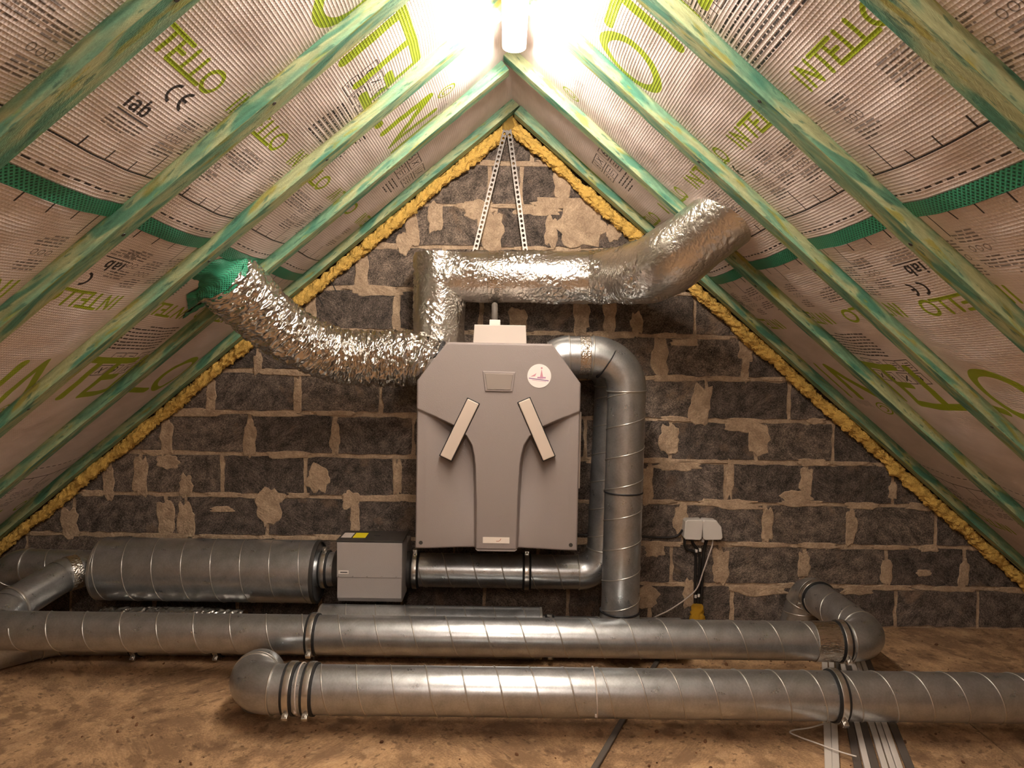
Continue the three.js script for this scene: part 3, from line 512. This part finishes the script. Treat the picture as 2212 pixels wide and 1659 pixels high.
{ // green tape sleeve sealing the flexible duct to the membrane
  const c = V(-1.178, 1.78, 0.93), d = V(-0.45, 0.62, 0.62).normalize();
  const pts = line(c.clone().addScaledVector(d, -0.05), c.clone().addScaledVector(d, 0.12), 0.012);
  const g = sweep(pts, (s) => 0.130 + 0.055 * sstep(0.05, 0.17, s), { radial: 90, disp: (s, th) => 0.010 * Math.sin(th * 5 + 2 * n2(s * 8, 1)) * sstep(0.02, 0.12, s) + 0.006 * n3(s * 20, Math.cos(th) * 3, Math.sin(th) * 3) });
  const k = thing('tape_collar', 'shiny green tape gathered around the flexible duct at the left slope', 'tape');
  part('tape_sleeve', g, M.netPlain, k);
  for (const [t, z, w, h, a] of [[1.44, 0.83, 0.16, 0.07, 0.3], [1.66, 0.98, 0.15, 0.07, -0.5], [1.72, 0.86, 0.12, 0.06, 0.9]]) {
    const tg = new THREE.PlaneGeometry(w, h, 16, 8), p = tg.attributes.position, u = tg.attributes.uv;
    for (let i = 0; i < p.count; i++) { const lx = p.getX(i), ly = p.getY(i), zz = z + lx * Math.cos(a) - ly * Math.sin(a), tt = t + lx * Math.sin(a) + ly * Math.cos(a), q = slopeAt(-1, tt, belly(-1, zz, tt) + 0.006 + 0.003 * n2(lx * 30, ly * 30)); p.setXYZ(i, q.x, q.y, zz); u.setXY(i, lx, ly); }
    tg.computeVertexNormals(); part('tape_piece', tg, std({ name: 'green tape piece', map: rep(netTex, 0.05, 0.05), roughness: 0.4, side: THREE.DoubleSide }), k);
  }
}
{ // insulated duct: up, across, and out through the right slope
  const o = thing('insulated_duct', 'smooth silver foil wrapped duct crossing above the unit to the right slope', 'duct');
  const R = 0.127, crumple = (k, seedv) => (s, th) => { const c = Math.cos(th), q = Math.sin(th), gate = sstep(-0.1, 0.5, n3(s * 4 + seedv, c, q)); return k * ((0.4 - Math.abs(n3(s * 18 + seedv, c * 3, q * 3))) * 0.010 * gate + (0.4 - Math.abs(n3(s * 45, c * 7, q * 7 + seedv))) * 0.004 * (0.3 + gate) + 0.0025 * n3(s * 5, c, q + seedv)); };
  const dense = (a, b) => line(a, b, 0.0055);
  part('vertical_section', sweep(dense(V(-0.345, 1.44, 0.215), V(-0.347, 1.96, 0.215)), R, { radial: 140, disp: crumple(1.5, 1) , capB: true }), M.foilSmooth, o);
  part('horizontal_section', sweep(dense(V(-0.36, 1.846, 0.215), V(0.50, 1.853, 0.27)), R, { radial: 140, disp: crumple(1.5, 5), capA: true }), M.foilSmooth, o);
  const p = smoothPath([V(0.44, 1.852, 0.258), V(0.545, 1.853, 0.38), V(0.635, 1.853, 0.60), V(0.70, 1.888, 0.765), V(0.783, 1.958, 0.87), V(0.866, 2.03, 0.975), V(0.95, 2.103, 1.08)], 170);
  const cut = 88;
  part('elbow_section', sweep(p.slice(0, cut + 1), (s, L) => R + 0.004 + 0.016 * sstep(0.1, 0.85, s / L), { radial: 140, disp: crumple(1.5, 9) }), M.foilSmooth, o);
  part('rising_section', sweep(p.slice(cut - 2), (s, L) => R + 0.006 + 0.016 * sstep(0.5, 0, s / L), { radial: 140, disp: crumple(0.35, 13), capB: true }), M.foilSmooth, o);
  part('tape_band', ring(V(-0.06, 1.849, 0.234), V(1, 0.008, 0.06), R + 0.001, 0.075, 0.002, 80), M.foilTape, o);
  part('tape_band', ring(V(0.43, 1.853, 0.264), V(1, 0.008, 0.08), R + 0.003, 0.07, 0.002, 80), M.foilTape, o);
}

// ------------------------------------------------------------------ galvanised supply duct: unit to floor, in front
const RP = 0.0905;
{
  const o = thing('supply_duct', 'galvanised duct bending from the unit down to the floor, in front', 'duct', 'vertical galvanised ducts beside the unit');
  const pts = [V(0.18, 1.40, 0.43), V(0.265, 1.463, 0.44), V(0.571, 1.465, 0.45), V(0.563, 0.16, 0.45)];
  duct(o, pts, RP, [0.09, 0.165], { pitch: 0.146, phase: 2.2, capA: true });
  part('foil_tape', ring(V(0.365, 1.464, 0.443), X, RP + 0.002, 0.05, 0.002), M.foilTape, o, 'silver foil tape band');
  part('joint_ring', ring(V(0.474, 1.440, 0.448), V(0.86, -0.5, 0), RP + 0.002, 0.006, 0.004), M.black, o);
  part('joint_ring', ring(V(0.566, 0.816, 0.45), Yv, RP, 0.007, 0.004), M.black, o);
  // saddle branch onto the floor duct
  const sp = [...Array(16)].map((_, i) => V(0.563, 0.24 - i * 0.0085, 0.45));
  const sg = sweep(sp, (s) => RP + 0.003 + 0.055 * Math.pow(sstep(0, 0.15, s), 1.6), { radial: 56, squash: 1 });
  part('saddle', sg, M.galv, o); part('joint_ring', ring(V(0.563, 0.238, 0.45), Yv, RP + 0.002, 0.008, 0.005), M.black, o);
}
{ // floor duct and silencer behind the front ducts
  const o = thing('floor_duct', 'galvanised duct low on the floor behind the front ducts', 'duct');
  duct(o, [V(0.18, 0.11, 0.45), V(0.86, 0.11, 0.45)], RP, 0.1, { capA: true, capB: true });
  const s = thing('duct_silencer', 'fat short steel silencer on the floor half hidden by front ducts', 'silencer', 'duct silencers');
  part('silencer_body', sweep(line(V(-0.875, 0.122, 0.45), V(0.185, 0.122, 0.45), 0.08), 0.12, { radial: 64, capA: true, capB: true }), M.galv, s);
  part('spiral_seam', helix(V(-0.875, 0.122, 0.45), V(0.185, 0.122, 0.45), 0.12, 0.142, 1), M.seam, s);
  for (const x of [-0.872, 0.182]) part('end_ring', ring(V(x, 0.122, 0.45), X, 0.118, 0.012, 0.003, 64), M.seam, s);
}
pipeClamp('clamp on the low floor duct right of the half hidden silencer', V(0.225, 0.11, 0.45), X, RP, 2.2, true);

// ------------------------------------------------------------------ extract duct: behind, down the wall and left under the unit
{
  const o = thing('extract_duct', 'galvanised duct behind, dropping beside the unit and turning left under it', 'duct', 'vertical galvanised ducts beside the unit');
  duct(o, [V(0.2, 1.36, 0.19), V(0.30, 1.43, 0.19), V(0.54, 1.43, 0.19), V(0.512, 0.342, 0.19), V(-0.475, 0.342, 0.19)], 0.086, [0.07, 0.12, 0.13], { pitch: 0.142, phase: 0.6, capA: true });
}
pipeClamp('clamp under the unit on the duct running to the grey damper box', V(0.118, 0.342, 0.19), X, 0.086, 0.2, false);
pipeClamp('clamp just right of the grey damper box', V(-0.455, 0.342, 0.19), X, 0.087, 0.25, false);
{ // grey damper box
  const o = thing('damper_box', 'light grey metal damper box with yellow label between silencer and duct', 'damper');
  part('box_front', at(boxUV(0.316, 0.172, 0.03, 0.003), -0.65, 0.455, 0.405), M.boxgrey, o);
  const pr = new THREE.Shape([[0.235, 0.245], [0.39, 0.245], [0.415, 0.27], [0.415, 0.37], [0.39, 0.37], [0.39, 0.541], [0.235, 0.541]].map(([x, y]) => new THREE.Vector2(x, y)));
  const pg = new THREE.ExtrudeGeometry(pr, { depth: 0.308, bevelEnabled: true, bevelSize: 0.002, bevelThickness: 0.002, bevelSegments: 1 }); pg.rotateY(-Math.PI / 2); pg.translate(-0.496, 0, 0); part('box_body', pg, M.boxgrey, o);
  part('box_lid', at(boxUV(0.322, 0.010, 0.19, 0.002), -0.65, 0.546, 0.325), M.dark, o, 'dark top plate');
  part('yellow_label', at(boxUV(0.062, 0.0014, 0.09, 0.0004), -0.712, 0.5518, 0.325), M.yellow, o, 'yellow sticker'); part('paper_label', at(boxUV(0.05, 0.0012, 0.09, 0.0004), -0.775, 0.5516, 0.325), M.pale, o); part('arrow_mark', at(boxUV(0.03, 0.0012, 0.012, 0.0004), -0.63, 0.5516, 0.325), M.black, o);
  part('front_label', at(boxUV(0.05, 0.018, 0.001, 0.0004), -0.775, 0.395, 0.4205), M.white, o); part('arrow', at(boxUV(0.034, 0.004, 0.001, 0.0003), -0.773, 0.395, 0.4215), M.black, o);
  for (const [x, y] of [[-0.80, 0.375], [-0.73, 0.375], [-0.66, 0.375], [-0.59, 0.375], [-0.52, 0.375]]) { const s = new THREE.CylinderGeometry(0.003, 0.003, 0.002, 10); s.rotateX(Math.PI / 2); part('rivet', at(s, x, y, 0.4205), M.zinc, o); }
  for (const x of [-0.84, -0.475]) part('spigot', ring(V(x, 0.342, 0.19), X, 0.088, 0.055, 0.004), M.dark, o);
  part('box_rear', at(boxUV(0.30, 0.24, 0.2, 0.004), -0.65, 0.36, 0.14), M.boxgrey, o);
}
{ // left silencer
  const o = thing('duct_silencer', 'long fat steel silencer at left against the block wall', 'silencer', 'duct silencers');
  const a = V(-2.05, 0.327, 0.2), b = V(-0.955, 0.327, 0.2);
  part('silencer_body', sweep(line(a, b, 0.08), 0.157, { radial: 72, capA: true, capB: true }), M.galv, o);
  part('spiral_seam', helix(a, b, 0.157, 0.145, 0.4), M.seam, o);
  part('end_ring', ring(b, X, 0.15, 0.02, 0.0085, 72), M.dark, o); part('end_ring', ring(a, X, 0.15, 0.014, 0.008, 72), M.seam, o);
  part('spigot', sweep(line(V(-0.96, 0.335, 0.195), V(-0.82, 0.342, 0.19), 0.03), 0.086, { radial: 48 }), M.galv, o);
}
pipeClamp('clamp at the right end of the long left silencer', V(-0.92, 0.340, 0.193), X, 0.088, 0.15, false);

// ------------------------------------------------------------------ left branch piece
{
  const o = thing('branch_duct', 'forked galvanised duct at the far left end of the silencer', 'duct');
  duct(o, [V(-2.05, 0.33, 0.2), V(-2.50, 0.335, 0.2), V(-2.62, 0.16, 0.2)], 0.086, 0.12, { pitch: 0.142, seam: true, capB: true });
  const br = rounded([V(-2.10, 0.332, 0.2), V(-2.19, 0.325, 0.32), V(-2.27, 0.26, 0.58), V(-2.27, 0.2135, 0.735), V(-2.12, 0.213, 0.735)], [0.12, 0.1, 0.06]);
  for (const q of br) { if (q.kind === 'pipe') part('branch_pipe', sweep(line(q.a, q.b, 0.05), 0.083, { radial: 48 }), M.galv, o); else { const e = part('branch_elbow', sweep(q.pts, 0.0845, { radial: 48 }), M.galv, o); } }
  part('joint_bead', ring(V(-2.262, 0.265, 0.56), V(-0.28, -0.22, 0.93), 0.083, 0.012, 0.006), M.seam, o);
  part('foil_tape', ring(V(-2.165, 0.328, 0.285), V(-0.6, -0.05, 0.8), 0.085, 0.05, 0.002), M.foilTape, o);
}
// ------------------------------------------------------------------ upper front duct
const RU = 0.083;
{
  const o = thing('front_duct', 'long galvanised spiral duct across the front, upper of two', 'duct', 'long front ducts');
  duct(o, [V(-2.12, 0.213, 0.735), V(1.655, 0.219, 0.735), V(1.605, 0.245, 0.13), V(1.56, 0.02, 0.095)], RU, [0.115, 0.085], { pitch: 0.158, phase: 1.1, capB: true });
  part('foil_tape', ring(V(1.425, 0.218, 0.735), X, RU + 0.001, 0.11, 0.0025, 60), M.foilTape, o, 'silver foil tape band');
}
pipeClamp('left clamp on the upper front duct', V(-0.832, 0.215, 0.735), X, RU, 2.15, true);
pipeClamp('right clamp on the upper front duct beside the foil tape', V(1.497, 0.2187, 0.735), X, RU, 2.15, true);
pipeClamp('clamp on the short duct returning to the wall at right', V(1.612, 0.2415, 0.235), V(0.08, -0.04, 1), RU, 1.9, false);

// ------------------------------------------------------------------ lower front duct
const RL = 0.0905;
{
  const o = thing('front_duct', 'long galvanised spiral duct across the front, lower of two', 'duct', 'long front ducts');
  duct(o, [V(-0.985, 0.0, 0.925), V(-0.985, 0.16, 0.93), V(-0.975, 0.165, 1.14), V(2.78, 0.172, 1.14)], RL, [0.095, 0.11], { pitch: 0.134, phase: 0.3, capA: true, capB: true });
}
pipeClamp('left of the two neighbouring clamps on the lower front duct', V(-0.805, 0.166, 1.14), X, RL, 2.2, false);
pipeClamp('right of the two neighbouring clamps on the lower front duct', V(-0.731, 0.166, 1.14), X, RL, 2.2, false);
pipeClamp('lone clamp far right on the lower front duct above the white conduits', V(1.287, 0.169, 1.14), X, RL, 2.2, false);
for (const [x, lb, tilt] of [[-0.768, 'white cable tie between two clamps on the lower front duct', 0.02], [0.357, 'white cable tie alone at the middle of the lower front duct', 0.06]]) {
  const k = thing('cable_tie', lb, 'cable tie', 'cable ties on the lower front duct');
  const d = V(1, tilt, 0).normalize(); part('tie_strap', ring(V(x, 0.168, 1.14), d, RL + 0.003, 0.005, 0.0022, 60), M.pale, k);
  part('tie_head', at(boxUV(0.010, 0.014, 0.010, 0.002), x - 0.002, 0.118, 1.14 + RL * 0.86), M.pale, k);
}
// ------------------------------------------------------------------ low duct behind at the left, leading towards the camera
{
  const o = thing('floor_duct', 'dark galvanised duct on the floor at far left under the upper duct', 'duct');
  duct(o, [V(-0.90, 0.097, 0.47), V(-2.12, 0.094, 0.50), V(-2.58, 0.094, 1.0), V(-3.0, 0.094, 1.5)], 0.086, [0.14, 0.1], { capA: true, capB: true });
}
pipeClamp('small dark clamp peeping out below the upper front duct, far left', V(-1.72, 0.096, 0.488), X, 0.087, 2.4, false);
pipeClamp('small dark clamp peeping out below the upper front duct, by the elbow', V(-1.34, 0.096, 0.479), X, 0.087, 2.4, false);
{ // foil flexible duct behind on the floor
  const pts = smoothPath([V(-2.0, 0.084, 0.31), V(-1.75, 0.086, 0.31), V(-1.5, 0.088, 0.31), V(-1.3, 0.08, 0.31)], 150);
  const g = sweep(pts, 0.078, { radial: 80, capA: true, capB: true, disp: (s, th) => { const c = Math.cos(th), q = Math.sin(th), f = Math.abs(((s * 26 + n3(s * 4, c, q)) % 1 + 1) % 1 - 0.5) * 2; return (0.4 - f) * 0.007 + (0.4 - Math.abs(n3(s * 30, c * 3, q * 3))) * 0.006; } });
  solo('flexible_duct', g, M.foil, 'crinkled foil flexible duct on the floor below the left silencer', 'duct');
}

// ------------------------------------------------------------------ perforated hanging straps
for (const [a, b, lb] of [[V(-0.030, 2.625, 0.075), V(-0.178, 1.972, 0.16), 'perforated steel strap hanging from the apex, left one'], [V(-0.012, 2.625, 0.08), V(0.085, 1.98, 0.16), 'perforated steel strap hanging from the apex, right one']]) {
  const L = a.distanceTo(b), w = 0.0125, s = new THREE.Shape([[-w, 0], [w, 0], [w, L], [-w, L]].map(([x, y]) => new THREE.Vector2(x, y)));
  for (let y = 0.016; y < L - 0.012; y += 0.0255) { const h = new THREE.Path(); h.absellipse(0, y, 0.0072, 0.0088, 0, TAU, true); s.holes.push(h); }
  const g = new THREE.ExtrudeGeometry(s, { depth: 0.0014, bevelEnabled: false, curveSegments: 5 });
  const m = solo('hanging_strap', g, M.strap, lb, 'strap', 'perforated straps from the apex');
  const up = a.clone().sub(b).normalize(), zz = V(0, 0, 1).sub(up.clone().multiplyScalar(up.z)).normalize(), xx = up.clone().cross(zz);
  m.quaternion.setFromRotationMatrix(new THREE.Matrix4().makeBasis(xx, up, zz)); m.position.copy(b);
}

for (const [a, b, lb] of [[V(-0.955, 1.852, 0.05), V(-0.901, 1.770, 0.075), 'upper short black wire sticking out of the left foam'], [V(-1.023, 1.765, 0.05), V(-0.974, 1.705, 0.075), 'lower short black wire sticking out of the left foam']])
  solo('tie_wire', sweep(smoothPath([a, a.clone().lerp(b, 0.5).add(V(0.004, 0.004, 0.006)), b], 10), 0.0028, { radial: 8, capA: true, capB: true }), M.cable, lb, 'wire', 'black wires in the foam');
// ------------------------------------------------------------------ switch boxes and cables on the wall
{
  const mk = (pts, lb) => { const o = thing('junction_box', lb, 'junction box', 'junction boxes on the wall'); const s = new THREE.Shape(pts.map(([x, y]) => new THREE.Vector2(x, y)));
    part('box_base', at(new THREE.ExtrudeGeometry(s, { depth: 0.038, bevelEnabled: true, bevelSize: 0.003, bevelThickness: 0.002, bevelSegments: 2 }), 0, 0, 0.006), M.white, o);
    part('box_lid', at(new THREE.ExtrudeGeometry(s, { depth: 0.010, bevelEnabled: true, bevelSize: 0.006, bevelThickness: 0.006, bevelSegments: 3, bevelOffset: -0.001 }), 0, 0, 0.052), M.white, o); return o; };
  mk([[0.965, 0.500], [0.972, 0.492], [1.046, 0.490], [1.052, 0.498], [1.058, 0.585], [1.052, 0.592], [0.978, 0.590], [0.970, 0.582]], 'pale square junction box on the wall, left of the pair');
  const r = mk([[1.070, 0.497], [1.078, 0.491], [1.158, 0.493], [1.164, 0.502], [1.156, 0.555], [1.130, 0.588], [1.070, 0.592], [1.064, 0.585]], 'pale junction box with cut corner, right of the pair');
  part('gland', at(new THREE.CylinderGeometry(0.008, 0.008, 0.02, 14), 1.073, 0.477, 0.03), M.white, r);
}
const wire = (name, pts, r, mat, lb, cat, grp, n = 40) => solo(name, sweep(smoothPath(pts, n), r, { radial: 12, capA: true, capB: true }), mat, lb, cat, grp);
wire('power_cable', [V(0.975, 0.49, 0.03), V(0.975, 0.455, 0.03), V(0.99, 0.425, 0.025), V(1.03, 0.41, 0.018), V(1.04, 0.38, 0.014), V(1.042, 0.24, 0.013), V(1.044, 0.11, 0.014)], 0.0075, M.cable, 'dark cable bowing out left below the left junction box', 'cable', 'cables below the junction boxes');
wire('power_cable', [V(1.012, 0.49, 0.03), V(1.02, 0.46, 0.025), V(1.05, 0.42, 0.016), V(1.062, 0.38, 0.014), V(1.062, 0.24, 0.013), V(1.060, 0.11, 0.014)], 0.0075, M.cable, 'dark cable in the middle below the junction boxes', 'cable', 'cables below the junction boxes');
wire('power_cable', [V(1.098, 0.49, 0.03), V(1.092, 0.46, 0.02), V(1.084, 0.41, 0.014), V(1.080, 0.24, 0.013), V(1.076, 0.11, 0.014)], 0.0085, M.cable, 'dark cable on the right below the junction boxes', 'cable', 'cables below the junction boxes');
wire('thin_wire', [V(1.122, 0.49, 0.045), V(1.12, 0.455, 0.045), V(1.103, 0.40, 0.045), V(1.075, 0.31, 0.045), V(1.045, 0.215, 0.04), V(1.0, 0.165, 0.035), V(0.90, 0.09, 0.03), V(0.82, 0.05, 0.03)], 0.0036, M.pale, 'thin pale wire crossing in front of the dark cables', 'wire');
wire('power_cable', [V(0.962, 0.53, 0.025), V(0.945, 0.50, 0.016), V(0.92, 0.487, 0.012), V(0.85, 0.482, 0.011), V(0.70, 0.488, 0.011), V(0.40, 0.49, 0.011), V(0.33, 0.495, 0.011)], 0.006, M.cable, 'black cable running left from the junction box towards the unit', 'cable');
[[1.042, 0.415], [1.062, 0.42], [1.045, 0.165], [1.062, 0.17]].forEach(([x, y], i) => { const lbs = ['upper left white clip on the dark wall cables', 'upper right white clip on the dark wall cables', 'lower left white clip on the dark wall cables', 'lower right white clip on the dark wall cables']; solo('cable_clip', at(boxUV(0.013, 0.018, 0.018, 0.003), x, y, 0.016), M.white, lbs[i], 'cable clip', 'white clips on the wall cables'); });
{ // foam plug where the cables leave
  const g = new THREE.CylinderGeometry(0.028, 0.042, 0.10, 40, 14), p = g.attributes.position;
  for (let i = 0; i < p.count; i++) { const v = V().fromBufferAttribute(p, i), k = 1 + 0.22 * n3(v.x * 45, v.y * 45, v.z * 45); p.setXYZ(i, v.x * k, v.y, v.z * k * 0.75); } g.computeVertexNormals();
  solo('foam_plug', at(g, 1.052, 0.075, 0.036), M.yellow.clone(), 'yellow foam plug where the dark cables reach the floor', 'foam').material.setValues({ color: '#d9a520', roughness: 0.85, bumpMap: rep(coarseNoise, 0.08, 0.08), bumpScale: 0.004, name: 'yellow foam' });
}

// ------------------------------------------------------------------ things on the floor
{
  const A = [[1.302, 1.179, 0.026, 0.012], [1.331, 1.206, 0.024, 0.012], [1.395, 1.285, 0.028, 0.010], [1.423, 1.318, 0.022, 0.013], [1.449, 1.346, 0.028, 0.011], [1.482, 1.381, 0.022, 0.014], [1.509, 1.409, 0.020, 0.012], [1.534, 1.434, 0.022, 0.013], [1.568, 1.472, 0.03, 0.010]];
  const names = ['leftmost pale conduit strip on the floor at right', 'second pale conduit strip from the left, touching the leftmost', 'brown-grey conduit strip left of the middle gap', 'third pale conduit strip from the left', 'dull conduit strip in the middle of the bundle', 'pale conduit strip just right of the dull middle one', 'second pale conduit strip from the right', 'rightmost pale conduit strip', 'grey-brown outermost conduit strip at the right of the bundle'];
  A.forEach(([x1, x2, w, h], i) => {
    const dull = i === 2 || i === 4 || i === 8, dx = x2 - x1, dz = 0.285, k = 3.3, p0 = V(x1 - dx * 0.0, 0, 1.052), dir = V(dx, 0, dz).normalize();
    const a = p0.clone().addScaledVector(dir, -0.68), b = p0.clone().addScaledVector(dir, 0.75), L = a.distanceTo(b);
    const g = boxUV(w, h, L, 0.003); const m = solo('conduit_strip', g, dull ? M.greyCable : M.white, names[i], 'conduit', 'conduit strips on the floor'); m.position.copy(a.add(b).multiplyScalar(0.5)); m.position.y = h / 2 + 0.001; m.rotation.y = Math.atan2(dx, dz);
  });
}
wire('thin_wire', [V(1.30, 0.03, 1.075), V(1.22, 0.012, 1.085), V(1.145, 0.008, 1.10), V(1.128, 0.008, 1.115), V(1.15, 0.01, 1.15), V(1.20, 0.02, 1.22), V(1.25, 0.026, 1.28), V(1.29, 0.03, 1.315)], 0.0028, M.white, 'thin white wire loop on the floor beside the conduit strips', 'wire', null, 60);
{ const a = V(0.80, 0.008, 0.36), b = V(0.27, 0.008, 1.51), L = a.distanceTo(b), m = solo('flat_cable', boxUV(0.024, 0.012, L, 0.004), M.greyCable, 'dark grey flat cable running out diagonally from under the ducts', 'cable'); m.position.copy(a.clone().add(b).multiplyScalar(0.5)); m.rotation.y = Math.atan2(b.x - a.x, b.z - a.z); }
{ // crumbs of mortar and dust
  const g = new THREE.IcosahedronGeometry(0.006, 0), N = 320, im = new THREE.InstancedMesh(g, M.debris, N), m4 = new THREE.Matrix4(), e = new THREE.Euler(), q = new THREE.Quaternion();
  for (let i = 0; i < N; i++) { const near = rnd(), x = rr(-2.4, 2.4), z = near < 0.6 ? rr(0.05, 0.6) : rr(1.05, 1.6), s = rr(0.2, 1) ** 2 * 1.3 + 0.2; if (Math.abs(z - 0.47) < 0.12 && x < 0.9) { } e.set(rr(0, 6), rr(0, 6), rr(0, 6)); q.setFromEuler(e); m4.compose(V(x, 0.003 * s, z), q, V(s * 1.3, s * 0.7, s)); im.setMatrixAt(i, m4); im.setColorAt(i, new THREE.Color().setHSL(0.07, 0.25, rr(0.25, 0.75))); }
  im.name = 'floor_debris'; shade(im); scene.add(im); tag(im, 'crumbs of mortar and dust scattered over the floor', 'debris'); im.userData.kind = 'stuff';
}
scene.traverse((o) => { if (o.isMesh) shade(o); });
renderer.render(scene, camera);
